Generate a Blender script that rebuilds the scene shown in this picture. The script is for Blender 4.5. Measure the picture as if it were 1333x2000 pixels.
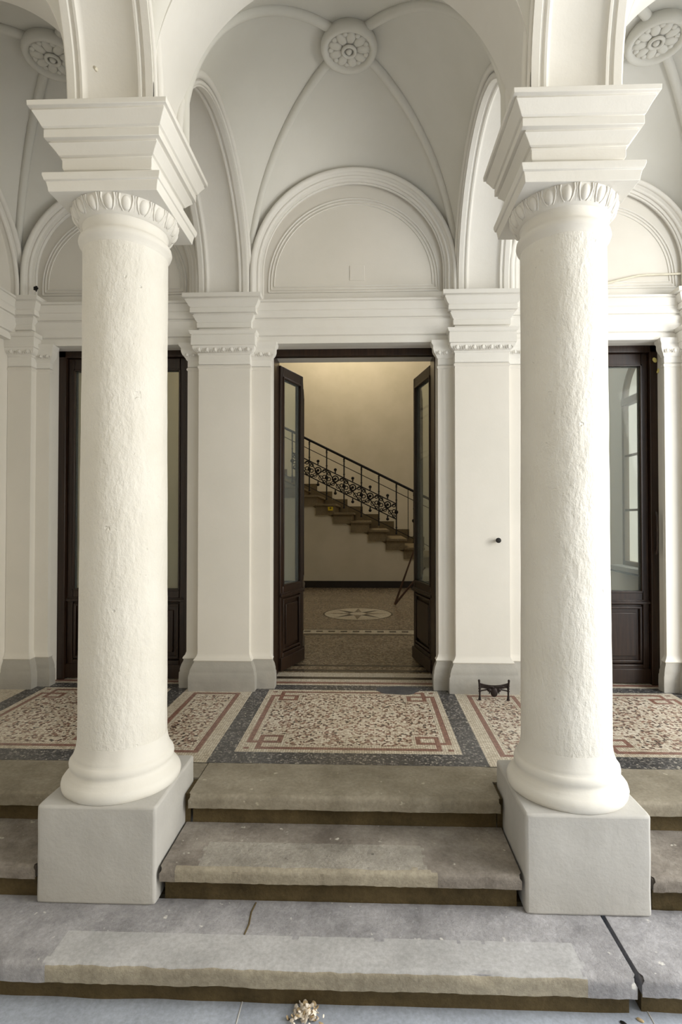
import bpy, bmesh, math, random
from math import pi, sin, cos, sqrt, radians
from mathutils import Vector, Matrix, noise
random.seed(7)
S = bpy.context.scene
COL = S.collection
for o in list(bpy.data.objects):
    bpy.data.objects.remove(o)

# ------------------------------------------------------------------ camera
cam = bpy.data.cameras.new('camera')
cam_o = bpy.data.objects.new('camera', cam)
COL.objects.link(cam_o)
cam_o.location = (0, 0, 1.2105)
cam_o.rotation_euler = (pi/2 + 0.0156, 0.0, 0.0328)
cam.lens = 1064.33/2000*36
cam.sensor_width = 36
cam.sensor_fit = 'AUTO'
cam.shift_x = -(683.765-666.5)/2000
cam.shift_y = -(1000-994.63)/2000
cam.clip_start = 0.02
S.camera = cam_o

# ------------------------------------------------------------------ world, lights, exposure
w = bpy.data.worlds.new('sky')
S.world = w
w.use_nodes = True
bg = w.node_tree.nodes['Background']
bg.inputs[0].default_value = (0.72, 0.85, 1.0, 1)
bg.inputs[1].default_value = 1.5

def area(name, loc, aim, sx, sy, power, color, spread=180):
    l = bpy.data.lights.new(name, 'AREA')
    l.shape = 'RECTANGLE'
    l.size = sx
    l.size_y = sy
    l.energy = power
    l.color = color
    l.spread = radians(spread)
    o = bpy.data.objects.new(name, l)
    COL.objects.link(o)
    o.location = loc
    d = Vector(aim)-Vector(loc)
    o.rotation_euler = d.to_track_quat('-Z', 'Y').to_euler()
    return o
# daylight that enters through the open gateway at the right end of the passage
area('gateway_daylight', (4.1, 1.25, 1.9), (-0.6, 2.2, 0.8), 2.3, 2.3, 200, (1.0, 0.99, 0.97))
# stairwell window high above the flight and the hall's own daylight
area('stairwell_daylight', (-0.4, 9.9, 5.4), (-0.2, 10.9, 2.4), 2.4, 0.8, 62, (1.0, 0.90, 0.72))
area('hall_daylight', (1.6, 6.4, 4.3), (0.6, 6.0, 0.0), 1.4, 1.4, 26, (0.95, 0.97, 1.0))
sl = bpy.data.lights.new('courtyard_sun', 'SUN')
sl.energy = 6.5
sl.angle = radians(1.0)
sl.color = (1.0, 0.93, 0.80)
so = bpy.data.objects.new('courtyard_sun', sl)
COL.objects.link(so)
so.rotation_euler = Vector((0.5, 0.12, -0.86)).to_track_quat('-Z', 'Y').to_euler()
S.view_settings.view_transform = 'Standard'
S.view_settings.look = 'None'
S.view_settings.gamma = 1
S.view_settings.use_curve_mapping = False
S.view_settings.exposure = -0.06

# ------------------------------------------------------------------ materials
def srgb(r, g, b):
    f = lambda c: ((c/255+0.055)/1.055)**2.4 if c > 10 else c/255/12.92
    return (f(r), f(g), f(b), 1)

class NT:
    def __init__(s, name, rough=0.7, spec=0.3):
        s.m = bpy.data.materials.new(name)
        s.m.use_nodes = True
        s.t = s.m.node_tree
        s.b = s.t.nodes['Principled BSDF']
        s.b.inputs['Roughness'].default_value = rough
        s.b.inputs['Specular IOR Level'].default_value = spec
        s.tc = s.t.nodes.new('ShaderNodeTexCoord')
    def n(s, typ, **k):
        x = s.t.nodes.new(typ)
        for a, v in k.items():
            setattr(x, a, v)
        return x
    def l(s, a, b):
        s.t.links.new(a, b)
    def coords(s, scale=(1, 1, 1)):
        mp = s.n('ShaderNodeMapping')
        mp.inputs['Scale'].default_value = scale
        s.l(s.tc.outputs['Object'], mp.inputs[0])
        return mp.outputs[0]
    def noise(s, scale, detail=4, rough=0.55, vec=None):
        x = s.n('ShaderNodeTexNoise')
        x.inputs['Scale'].default_value = scale
        x.inputs['Detail'].default_value = detail
        x.inputs['Roughness'].default_value = rough
        s.l(vec or s.tc.outputs['Object'], x.inputs['Vector'])
        return x.outputs['Fac']
    def ramp(s, fac, stops, interp='LINEAR'):
        r = s.n('ShaderNodeValToRGB')
        r.color_ramp.interpolation = interp
        e = r.color_ramp.elements
        e[0].position, e[0].color = stops[0]
        e[1].position, e[1].color = stops[1]
        for p, c in stops[2:]:
            q = e.new(p)
            q.color = c
        s.l(fac, r.inputs[0])
        return r.outputs[0]
    def mix(s, fac, a, b, mode='MIX'):
        x = s.n('ShaderNodeMix', data_type='RGBA', blend_type=mode)
        for sock, v in ((x.inputs[0], fac), (x.inputs[6], a), (x.inputs[7], b)):
            if hasattr(v, 'is_linked') or hasattr(v, 'links'):
                s.l(v, sock)
            else:
                sock.default_value = v
        return x.outputs[2]
    def bump(s, h, strength, dist=0.01, prev=None):
        x = s.n('ShaderNodeBump')
        x.inputs['Strength'].default_value = strength
        x.inputs['Distance'].default_value = dist
        s.l(h, x.inputs['Height'])
        if prev is not None:
            s.l(prev, x.inputs['Normal'])
        return x.outputs[0]
    def color(s, c):
        if hasattr(c, 'links'):
            s.l(c, s.b.inputs['Base Color'])
        else:
            s.b.inputs['Base Color'].default_value = c
    def normal(s, x):
        s.l(x, s.b.inputs['Normal'])

def plaster(name, c1, c2, bump=0.25, scale=14, rough=0.65):
    m = NT(name, rough, 0.25)
    n = m.noise(2.2, 5, 0.6)
    m.color(m.ramp(n, [(0.35, c1), (0.65, c2)]))
    b1 = m.bump(m.noise(scale, 5, 0.6), bump, 0.006)
    m.normal(m.bump(m.noise(90, 3), bump*0.6, 0.002, b1))
    return m.m
WHITE = plaster('white_plaster', (0.78, 0.755, 0.70, 1), (0.82, 0.80, 0.75, 1))
WALLW = plaster('wall_paint', (0.75, 0.72, 0.655, 1), (0.79, 0.755, 0.69, 1), 0.15)
CEIL = plaster('vault_limewash', (0.72, 0.705, 0.645, 1), (0.76, 0.745, 0.69, 1), 0.12, 9, 0.8)
DIMW = plaster('fill_cut_plaster', (0.50, 0.44, 0.34, 1), (0.56, 0.49, 0.38, 1), 0.3, 6)  # unseen wall behind the camera, tone kept dark to cut frontal fill light
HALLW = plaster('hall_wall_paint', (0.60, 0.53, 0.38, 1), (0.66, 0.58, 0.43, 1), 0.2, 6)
GREYP = plaster('grey_stone_paint', srgb(184, 182, 178), srgb(200, 198, 194), 0.5, 12, 0.55)
GREYB = plaster('grey_base_paint', srgb(164, 161, 154), srgb(184, 180, 172), 0.4, 18, 0.6)

def shaft_mat():
    m = NT('roughcast_limewash', 0.6, 0.25)
    m.color(m.ramp(m.noise(5, 5), [(0.3, (0.79, 0.765, 0.70, 1)), (0.7, (0.84, 0.82, 0.765, 1))]))
    v = m.coords((1, 1, 0.62))
    a = m.bump(m.noise(30, 4, 0.6, v), 0.28, 0.02)
    r = m.ramp(m.noise(62, 3, 0.6, v), [(0.42, (0, 0, 0, 1)), (0.62, (1, 1, 1, 1))])
    b = m.bump(r, 0.13, 0.010, a)
    c = m.bump(m.noise(160, 2), 0.2, 0.003, b)
    pit = m.ramp(m.noise(21, 2, 0.5), [(0.24, (0, 0, 0, 1)), (0.28, (1, 1, 1, 1))])
    m.normal(m.bump(pit, 0.5, 0.006, c))
    return m.m
SHAFT = shaft_mat()

def stone_mat(name, lo, hi, wear=None, bump=0.5):
    m = NT(name, 0.75, 0.25)
    base = m.ramp(m.noise(4.5, 8, 0.65), [(0.32, lo), (0.68, hi)])
    fine = m.ramp(m.noise(60, 4, 0.7), [(0.3, (0.72, 0.70, 0.68, 1)), (0.7, (1.12, 1.1, 1.08, 1))])
    c = m.mix(0.75, base, fine, 'MULTIPLY')
    if wear:
        spots = m.ramp(m.noise(26, 2, 0.5), [(0.70, (0, 0, 0, 1)), (0.76, (1, 1, 1, 1))])
        c = m.mix(spots, c, wear)
    m.color(c)
    b = m.bump(m.noise(11, 6, 0.65), bump, 0.012)
    m.normal(m.bump(m.noise(85, 5, 0.7), bump, 0.004, b))
    return m.m
ST_TOP = stone_mat('top_step_stone', srgb(132, 125, 110), srgb(168, 161, 146), srgb(188, 180, 162), 0.35)
ST_MID = stone_mat('middle_step_stone', srgb(116, 109, 102), srgb(172, 166, 158), srgb(205, 200, 190), 0.6)
ST_LOW = stone_mat('lower_step_stone', srgb(136, 136, 140), srgb(188, 188, 193), srgb(220, 218, 214), 0.6)
ST_RISER = stone_mat('dark_riser_stone', srgb(72, 62, 40), srgb(108, 94, 66), None, 0.5)  # risers and filler stones, darker and browner than the treads
CEMENT = stone_mat('cement_repair', srgb(170, 171, 173), srgb(198, 199, 202), None, 0.15)
CEMENT_B = stone_mat('buff_cement_repair', srgb(148, 141, 126), srgb(182, 175, 158), None, 0.5)
PITTED = stone_mat('pitted_step_repair', srgb(134, 130, 122), srgb(194, 190, 182), srgb(100, 96, 90), 1.0)
GROUND = stone_mat('blue_grey_floor_paint', srgb(164, 172, 186), srgb(188, 197, 212), None, 0.15)
ASPH = stone_mat('dark_cement_patch', srgb(74, 74, 76), srgb(104, 104, 106), None, 0.3)
STAIRST = stone_mat('stair_stone', srgb(118, 104, 76), srgb(142, 126, 96), None, 0.2)

def chips(name, stops, scale, grout, gw=0.05, rough=0.35, rand=1.0, bump=0.2):
    m = NT(name, rough, 0.45)
    v = m.n('ShaderNodeTexVoronoi', feature='F1')
    v.inputs['Scale'].default_value = scale
    v.inputs['Randomness'].default_value = rand
    m.l(m.tc.outputs['Object'], v.inputs['Vector'])
    e = m.n('ShaderNodeTexVoronoi', feature='DISTANCE_TO_EDGE')
    e.inputs['Scale'].default_value = scale
    e.inputs['Randomness'].default_value = rand
    m.l(m.tc.outputs['Object'], e.inputs['Vector'])
    sep = m.n('ShaderNodeSeparateColor')
    m.l(v.outputs['Color'], sep.inputs[0])
    c = m.ramp(sep.outputs[0], stops, 'CONSTANT')
    g = m.ramp(e.outputs['Distance'], [(gw*0.6, (0, 0, 0, 1)), (gw, (1, 1, 1, 1))])
    c2 = m.mix(g, grout, c)
    dirt = m.ramp(m.noise(3, 5), [(0.3, (0.84, 0.82, 0.78, 1)), (0.65, (1, 1, 1, 1))])
    m.color(m.mix(1.0, c2, dirt, 'MULTIPLY'))
    m.normal(m.bump(g, bump, 0.002))
    return m.m
CR, CR2 = srgb(222, 213, 196), srgb(208, 198, 180)
TERR = chips('terrazzo_chips', [(0, srgb(106, 78, 68)), (0.13, srgb(150, 116, 102)), (0.31, srgb(214, 204, 188)), (0.55, srgb(228, 220, 206)), (0.78, srgb(196, 180, 162)), (0.92, srgb(74, 66, 62))], 66, srgb(190, 178, 160), 0.06)
CREAM = chips('cream_tesserae', [(0, CR2), (0.3, CR), (0.65, srgb(230, 223, 208)), (0.9, srgb(192, 180, 160))], 78, srgb(150, 138, 120), 0.10, rand=0.25)
RED = chips('brick_red_tesserae', [(0, srgb(146, 108, 96)), (0.4, srgb(160, 120, 106)), (0.8, srgb(134, 98, 88))], 78, srgb(118, 92, 80), 0.10, rand=0.25)
DARK = chips('dark_chip_band', [(0, srgb(66, 66, 68)), (0.45, srgb(100, 99, 100)), (0.75, srgb(134, 132, 130)), (0.92, srgb(176, 172, 164))], 90, srgb(64, 63, 64), 0.08)
HTERR = chips('hall_terrazzo', [(0, srgb(120, 104, 84)), (0.3, srgb(150, 134, 110)), (0.6, srgb(168, 152, 126)), (0.9, srgb(96, 84, 68))], 60, srgb(126, 112, 92), 0.05, rough=0.22)
HLIGHT = chips('hall_light_inlay', [(0, srgb(196, 184, 160)), (0.5, srgb(206, 196, 172))], 60, srgb(170, 156, 130), 0.05, rough=0.25)
HDARK = chips('hall_dark_inlay', [(0, srgb(66, 58, 48)), (0.5, srgb(84, 74, 60))], 60, srgb(60, 52, 42), 0.05, rough=0.25)

STAIRD = stone_mat('stair_skirting_stone', srgb(92, 80, 56), srgb(112, 98, 70), None, 0.2)
def simple(name, c, rough=0.5, metal=0.0, spec=0.4, bump=0):
    m = NT(name, rough, spec)
    n = m.noise(18, 4)
    c2 = tuple(min(1, x*1.18) for x in c[:3])+(1,)
    m.color(m.ramp(n, [(0.3, c), (0.7, c2)]))
    m.b.inputs['Metallic'].default_value = metal
    if bump:
        m.normal(m.bump(m.noise(60, 4), bump, 0.003))
    return m.m
def wood_mat():
    m = NT('dark_varnished_wood', 0.32, 0.45)
    v = m.coords((28, 28, 1.6))
    n = m.noise(2.0, 5, 0.6, v)
    m.color(m.ramp(n, [(0.3, srgb(28, 18, 12)), (0.7, srgb(52, 35, 24))]))
    m.normal(m.bump(n, 0.2, 0.003))
    return m.m
WOOD = wood_mat()
IRON = simple('black_iron', srgb(26, 22, 19), 0.45, 0.3)
BRONZE = simple('dark_cast_iron', srgb(48, 40, 38), 0.5, 0.5, 0.4, 0.4)
YELLOW = simple('yellow_label', srgb(214, 184, 30), 0.5)
FOAM = simple('yellow_foam', srgb(210, 198, 120), 0.8)
BLACKM = simple('black_rubber', srgb(24, 22, 20), 0.6)
CABLE = simple('ivory_cable', srgb(214, 208, 190), 0.5)
LEAF = simple('dry_leaf', srgb(186, 164, 128), 0.8)
PAPER = simple('pale_petals', srgb(232, 222, 208), 0.85)
STICK = simple('brown_pole', srgb(70, 46, 28), 0.6)
SKIRT = simple('dark_skirting', srgb(38, 30, 22), 0.5)
WFRAME = simple('grey_brown_window_paint', srgb(120, 104, 84), 0.5)
FACADE = plaster('yellow_facade', srgb(236, 226, 202), srgb(242, 234, 212), 0.2, 6)
TEAL = simple('teal_cloth', srgb(58, 74, 74), 0.8, 0, 0.2, 0.5)
def glass_mat():
    m = NT('window_glass', 0.01, 0.5)
    m.color((0.80, 0.86, 0.82, 1))
    m.b.inputs['Transmission Weight'].default_value = 0.93
    m.b.inputs['IOR'].default_value = 1.14
    m.normal(m.bump(m.noise(5, 2), 0.04, 0.01))
    return m.m
GLASS = glass_mat()
def clear_glass():
    m = NT('clear_window_glass', 0.0, 0.5)
    m.color((1, 1, 1, 1))
    m.b.inputs['Transmission Weight'].default_value = 1.0
    m.b.inputs['IOR'].default_value = 1.02
    return m.m
CLEAR = clear_glass()

# ------------------------------------------------------------------ mesh tools
class MB:
    def __init__(s):
        s.v = []
        s.f = []
        s.mi = []
        s.mats = []
    def m(s, mat):
        if mat not in s.mats:
            s.mats.append(mat)
        return s.mats.index(mat)
    def add(s, vs, fs, mat):
        o = len(s.v)
        k = s.m(mat)
        s.v += [tuple(p) for p in vs]
        for f in fs:
            s.f.append([i+o for i in f])
            s.mi.append(k)
    def box(s, x0, x1, y0, y1, z0, z1, mat):
        vs = [(x, y, z) for z in (z0, z1) for y in (y0, y1) for x in (x0, x1)]
        s.add(vs, [(0, 2, 3, 1), (4, 5, 7, 6), (0, 1, 5, 4), (2, 6, 7, 3), (0, 4, 6, 2), (1, 3, 7, 5)], mat)
    def rings(s, rings, mat, cap=True, closed=True):
        n = len(rings[0])
        vs = [p for r in rings for p in r]
        fs = []
        for i in range(len(rings)-1):
            for j in range(n if closed else n-1):
                a = i*n+j
                b = i*n+(j+1) % n
                fs.append((a, b, b+n, a+n))
        if cap:
            fs.append(tuple(range(n))[::-1])
            fs.append(tuple((len(rings)-1)*n+j for j in range(n)))
        s.add(vs, fs, mat)
    def rect_sweep(s, prof, x0, x1, y0, y1, mat):
        """prof: (offset, z) list from bottom to top round the plan rectangle; the back stays against the wall"""
        s.rings([[(max(x0-o, -2.599), y0-o, z), (min(x1+o, 2.379), y0-o, z), (min(x1+o, 2.379), y1, z), (max(x0-o, -2.599), y1, z)] for o, z in prof], mat)
    def lathe(s, prof, cx, cy, mat, n=96, wob=0):
        rr = []
        for r, z in prof:
            ring = []
            for j in range(n):
                a = 2*pi*j/n
                q = r
                if wob:
                    q += wob*(noise.noise(Vector((cos(a)*2.2+cx*9, sin(a)*2.2, z*4.0)))+0.5*noise.noise(Vector((cos(a)*7+cx*5, sin(a)*7, z*13))))
                ring.append((cx+q*cos(a), cy+q*sin(a), z))
            rr.append(ring)
        s.rings(rr, mat)
    def tube(s, pts, r, mat, n=10):
        pts = [Vector(p) for p in pts]
        rr = []
        up = Vector((0.3, 0.2, 1)).normalized()
        for i, p in enumerate(pts):
            t = (pts[min(i+1, len(pts)-1)]-pts[max(i-1, 0)]).normalized()
            if i == 0:
                a = t.cross(up)
                if a.length < 0.05:
                    a = t.cross(Vector((1, 0, 0)))
                a.normalize()
            else:
                a = (a - t*a.dot(t)).normalized()
            b = t.cross(a)
            q = r[i] if isinstance(r, (list, tuple)) else r
            rr.append([p+a*q*cos(2*pi*j/n)+b*q*sin(2*pi*j/n) for j in range(n)])
        s.rings(rr, mat)
    def torus(s, c, R, r, mat, axis='Y', n=28, k=8):
        c = Vector(c)
        vs = []
        fs = []
        for i in range(n):
            a = 2*pi*i/n
            for j in range(k):
                b = 2*pi*j/k
                q = R+r*cos(b)
                h = r*sin(b)
                if axis == 'Y':
                    vs.append(c+Vector((q*cos(a), h, q*sin(a))))
                else:
                    vs.append(c+Vector((q*cos(a), q*sin(a), h)))
        for i in range(n):
            for j in range(k):
                fs.append((i*k+j, ((i+1) % n)*k+j, ((i+1) % n)*k+(j+1) % k, i*k+(j+1) % k))
        s.add(vs, fs, mat)
    def ball(s, c, rx, ry, rz, mat, n=12, k=8, rot=None):
        c = Vector(c)
        vs = [Vector((0, 0, -rz))]
        for i in range(1, k):
            t = -pi/2+pi*i/k
            for j in range(n):
                a = 2*pi*j/n
                vs.append(Vector((rx*cos(t)*cos(a), ry*cos(t)*sin(a), rz*sin(t))))
        vs.append(Vector((0, 0, rz)))
        fs = [(0, 1+(j+1) % n, 1+j) for j in range(n)]
        for i in range(k-2):
            for j in range(n):
                a = 1+i*n+j
                b = 1+i*n+(j+1) % n
                fs.append((a, b, b+n, a+n))
        L = len(vs)-1
        fs += [(L, L-n+j, L-n+(j+1) % n) for j in range(n)]
        if rot is not None:
            vs = [rot @ q for q in vs]
        s.add([c+q for q in vs], fs, mat)
    def build(s, name, parent=None, smooth=35, bevel=0, recalc=True):
        me = bpy.data.meshes.new(name)
        me.from_pydata(s.v, [], s.f)
        for m in s.mats:
            me.materials.append(m)
        me.polygons.foreach_set('material_index', s.mi)
        if recalc:
            b = bmesh.new()
            b.from_mesh(me)
            bmesh.ops.recalc_face_normals(b, faces=b.faces)
            b.to_mesh(me)
            b.free()
        if smooth:
            me.shade_smooth()
            me.set_sharp_from_angle(angle=radians(smooth))
        o = bpy.data.objects.new(name, me)
        COL.objects.link(o)
        if parent:
            o.parent = parent
            o.matrix_parent_inverse = parent.matrix_world.inverted() if False else Matrix.Translation(-Vector(parent.location))
        if bevel:
            bv = o.modifiers.new('bevel', 'BEVEL')
            bv.width = bevel
            bv.segments = 3
            bv.limit_method = 'ANGLE'
            bv.angle_limit = radians(40)
        return o

def tag(o, label, cat, group=None, kind=None):
    o['label'] = label
    o['category'] = cat
    if group:
        o['group'] = group
    if kind:
        o['kind'] = kind
    return o
def thing(name, loc, label, cat, group=None, kind=None):
    o = bpy.data.objects.new(name, None)
    o.empty_display_size = 0.1
    COL.objects.link(o)
    o.location = loc
    return tag(o, label, cat, group, kind)
def struct(mb, name, label, cat, **k):
    return tag(mb.build(name, **k), label, cat, None, 'structure')

# ================================================================== layout constants
XL, XR, YC = -1.0423, 0.8206, 2.305          # column axes
BX = (-0.865, 0.645)                          # central bay between transverse arches
LX = (-2.60, -1.215)                          # left bay
RX = (0.995, 2.38)                            # right bay
YA0, YA1 = 2.145, 2.465                       # arcade thickness
YW = 3.93                                     # rear wall plane
ZS = 2.82                                     # springing
ZST = 2.97                                    # centre height of longitudinal arches

# ------------------------------------------------------------------ structure: floor painter
rects = []
def R(x0, x1, y0, y1, m):
    rects.append((x0, x1, y0, y1, m))
R(-2.60, 2.38, 2.69, 4.03, CREAM)
def main_panel(x0, x1):
    y0, y1 = 2.82, 3.84
    R(x0-0.11, x1+0.11, 2.69, 3.95, DARK)
    R(x0, x1, y0, y1, CREAM)
    o, wd = 0.036, 0.030
    a0, a1, b0, b1 = x0+o, x1-o, y0+o, y1-o
    R(a0, a1, b0, b1, RED)
    R(a0+wd, a1-wd, b0+wd, b1-wd, CREAM)
    R(a0+wd+0.022, a1-wd-0.022, b0+wd+0.022, b1-wd-0.022, TERR)
    # interlaced key at each corner
    for sx, X in ((1, a0), (-1, a1)):
        for sy, Y in ((1, b0), (-1, b1)):
            def q(u0, u1, v0, v1, m):
                xs = sorted((X+sx*u0, X+sx*u1))
                ys = sorted((Y+sy*v0, Y+sy*v1))
                R(xs[0], xs[1], ys[0], ys[1], m)
            q(-0.001, 0.07, -0.001, 0.092, CREAM)
            q(0.0, 0.030, 0.0, 0.024, RED)
            q(0.03, 0.21, 0.03, 0.20, CREAM)
            q(0.0, 0.19, 0.080, 0.108, RED)
            q(0.162, 0.19, 0.080, 0.186, RED)
            q(0.060, 0.19, 0.160, 0.186, RED)
            q(0.060, 0.088, 0.0, 0.186, RED)
            q(0.060, 0.20, 0.0, 0.030, RED)
            q(0.0, 0.030, 0.080, 0.20, RED)
def side_panel(x0, x1):
    R(x0, x1, 2.69, 3.95, CREAM)
    R(x0+0.075, x1-0.075, 2.80, 3.76, RED)
    R(x0+0.105, x1-0.105, 2.83, 3.73, CREAM)
    R(x0+0.125, x1-0.125, 2.85, 3.71, TERR)
for a, b in ((-2.30, -1.39), (-0.692, 0.485), (1.18, 2.09)):
    main_panel(a, b)
side_panel(-1.28, -0.803)
side_panel(0.596, 1.072)
# threshold stripes in the doorways
for a, b in ((-2.33, -1.31), (-0.70, 0.50), (1.09, 2.11)):
    R(a, b, 3.95, 3.985, CREAM)
    R(a, b, 3.985, 4.03, RED)
    R(a, b, 4.03, 4.10, CREAM)
    R(a, b, 4.10, 4.16, HDARK)
    R(a, b, 4.16, 4.27, CR and CREAM)
R(-3.2, 3.4, 4.27, 9.47, HTERR)
R(-0.74, 0.54, 4.30, 4.36, HDARK)
R(-0.74, 0.54, 4.45, 4.50, HDARK)
R(-3.2, 3.4, 5.90, 5.93, HDARK)
R(-3.2, 3.4, 5.72, 5.90, HLIGHT)
for i in range(50):
    x = -3.15+i*0.13
    R(x, x+0.07, 5.78, 5.85, HDARK)
R(-3.2, 3.4, 5.63, 5.69, HDARK)
R(0.98, 1.01, 5.93, 9.0, HDARK)
R(-2.6, 0.98, 7.85, 7.87, HDARK)
fl = MB()
def paint(y_lo, y_hi, sel):
    rs = [r for r in rects if r[3] > y_lo+1e-6 and r[2] < y_hi-1e-6]
    xs = sorted({round(x, 5) for r in rs for x in r[:2]})
    ys = sorted({round(min(max(y, y_lo), y_hi), 5) for r in rs for y in r[2:4]})
    for i in range(len(xs)-1):
        for j in range(len(ys)-1):
            x, y = (xs[i]+xs[i+1])/2, (ys[j]+ys[j+1])/2
            m = None
            for r in rs:
                if r[0] < x < r[1] and r[2] < y < r[3]:
                    m = r[4]
            if m is None:
                continue
            fl.add([(xs[i], ys[j], 0), (xs[i+1], ys[j], 0), (xs[i+1], ys[j+1], 0), (xs[i], ys[j+1], 0)], [(0, 1, 2, 3)], m)
for a, b in ((2.69, 2.82), (2.82, 3.1), (3.1, 3.5), (3.5, 3.95), (3.95, 4.27), (4.27, 5.6), (5.6, 5.95), (5.95, 9.47)):
    paint(a, b, None)
fl.box(-3.2, 3.4, 2.69, 9.47, -0.14, -0.012, CEMENT)
# star roundel in the hall
cx, cy, R0 = -0.125, 6.89, 0.44
def disc(r, z, m, n=64):
    fl.add([(cx+r*cos(2*pi*i/n), cy+r*sin(2*pi*i/n), z) for i in range(n)], [tuple(range(n))], m)
disc(R0, 0.0006, HDARK)
disc(R0-0.022, 0.0009, HLIGHT)
for i in range(8):
    a = 2*pi*i/8
    p = lambda r, t: (cx+r*cos(t), cy+r*sin(t), 0.0012)
    fl.add([p(0.12, a-pi/8), p(0.40, a), p(0.12, a+pi/8), p(0.0, a)], [(0, 1, 2, 3)], HDARK if i % 2 else HTERR)
disc(0.10, 0.0015, HLIGHT)
# irregular dark cement patch in front of the threshold
pp = []
for i in range(36):
    a = 2*pi*i/36
    r = 1+0.28*noise.noise(Vector((cos(a)*1.7, sin(a)*1.7, 3)))
    pp.append((0.21+0.155*r*cos(a), 3.850+0.085*r*sin(a), 0.0015))
fl.add(pp, [tuple(range(36))], ASPH)
struct(fl, 'floor', 'terrazzo and mosaic floor with bordered panels behind the columns', 'floor', smooth=0, recalc=False)

# ground of the passage
g = MB()
g.box(2.6, 7.5, 1.93, 24, -0.52, -0.40, GROUND)
g.box(2.4, 7.5, -5, -1.25, -0.52, -0.40, GROUND)
g.box(-4.2, 7.5, -1.25, 1.93, -0.52, -0.40, GROUND)
struct(g, 'ground_paving', 'smooth blue-grey painted ground below the lowest step', 'ground', smooth=0)
g = MB()
# fine joints in the paving
for x in (-0.43, 0.9):
    g.tube([(x, 1.0, -0.4005), (x+0.012, 1.84, -0.4005)], 0.0025, GREYP, 6)
struct(g, 'trim_1', 'thin pale joints between the blue-grey ground slabs', 'joint')

# ------------------------------------------------------------------ rear wall with three door openings
OPEN = ((-2.33, -1.31), (-0.70, 0.50), (1.09, 2.11))
ZD = 2.467
wb = MB()
edges = [-2.75] + [x for o in OPEN for x in o] + [2.55]
for i in range(0, len(edges), 2):
    wb.box(edges[i], edges[i+1], YW, 4.27, 0, ZD, WALLW)
wb.box(-2.75, 2.55, YW+0.03, 4.27, ZD, 4.6, WALLW)
struct(wb, 'wall_back', 'cream rear wall with three doorways and arched lunettes', 'wall', bevel=0.004)
# side walls
m = MB()
m.box(-2.75, -2.60, 2.10, YW, -0.14, 4.6, WALLW)
struct(m, 'wall_left', 'plain cream side wall at the left end of the portico', 'wall')
# the right end of the portico opens to the courtyard through an arch
m = MB()
m.box(2.382, 2.53, 3.74, YW, -0.14, 4.45, WALLW)
m.box(2.382, 2.53, 2.10, 2.43, -0.14, 4.45, WALLW)
c_, r_ = (2.43+3.74)/2, (3.74-2.43)/2
m.rings([[(2.382, c_+r_*cos(pi-pi*i/32), 2.87+r_*sin(pi-pi*i/32)), (2.53, c_+r_*cos(pi-pi*i/32), 2.87+r_*sin(pi-pi*i/32)), (2.53, c_+r_*cos(pi-pi*i/32), 4.45), (2.382, c_+r_*cos(pi-pi*i/32), 4.45)] for i in range(33)], WALLW)
struct(m, 'wall_right', 'cream wall with an open arch at the right end of the portico', 'wall')

# ------------------------------------------------------------------ cornice along the walls
CORN = [(0.050, 2.462), (0.052, 2.505), (0.044, 2.508), (0.044, 2.514), (0.058, 2.520), (0.058, 2.556), (0.066, 2.566), (0.066, 2.574), (0.070, 2.600), (0.078, 2.622), (0.070, 2.626), (0.070, 2.634), (0.084, 2.638), (0.084, 2.672), (0.094, 2.684), (0.090, 2.690), (0.100, 2.715), (0.112, 2.735), (0.108, 2.739), (0.118, 2.742), (0.118, 2.756), (0.0, 2.758)]
def run_x(mb, prof, x0, x1, y, mat):
    mb.rings([[(x, y-o, z) for o, z in prof] + [(x, y+0.02, prof[-1][1]), (x, y+0.02, prof[0][1])] for x in (x0, x1)], mat)
def run_y(mb, prof, y0, y1, x, sx, mat):
    mb.rings([[(x+sx*o, y, z) for o, z in prof] + [(x-sx*0.02, y, prof[-1][1]), (x-sx*0.02, y, prof[0][1])] for y in (y0, y1)], mat)
for nm, a, b, lab in (('trim_2', -2.45, -1.20, 'moulded white cornice over the left doorway'), ('trim_3', -0.84, 0.62, 'moulded white cornice over the open central doorway'), ('trim_4', 0.98, 2.25, 'moulded white cornice over the right doorway')):
    m = MB()
    run_x(m, CORN, a, b, 3.929, WHITE)
    struct(m, nm, lab, 'cornice', smooth=50)
for nm, x, sx, lab in (('trim_5', -2.60, 1, 'moulded cornice running along the left side wall'),):
    m = MB()
    run_y(m, [(o, z+0.02) for o, z in CORN], 2.47, 3.90, x, sx, WHITE)
    struct(m, nm, lab, 'cornice', smooth=50)

# ------------------------------------------------------------------ pilasters on the rear wall
PCAP = [(0.0, 2.30), (0.0, 2.368), (0.006, 2.374), (0.006, 2.382), (0.012, 2.385), (0.030, 2.400), (0.036, 2.412), (0.036, 2.428), (0.044, 2.432), (0.044, 2.50), (0.040, 2.504), (0.050, 2.510), (0.056, 2.525), (0.056, 2.532), (0.0, 2.534), (0.0, 2.560), (0.010, 2.564), (0.012, 2.598), (0.008, 2.602), (0.020, 2.616), (0.036, 2.645), (0.030, 2.650), (0.030, 2.656), (0.050, 2.660), (0.050, 2.692), (0.046, 2.696), (0.058, 2.706), (0.078, 2.742), (0.074, 2.750), (0.092, 2.754), (0.093, 2.782), (0.0, 2.784)]
PBASE = [(0.05, 0.0), (0.052, 0.06), (0.05, 0.11), (0.044, 0.118), (0.044, 0.135), (0.034, 0.165), (0.022, 0.185), (0.018, 0.20)]
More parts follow.
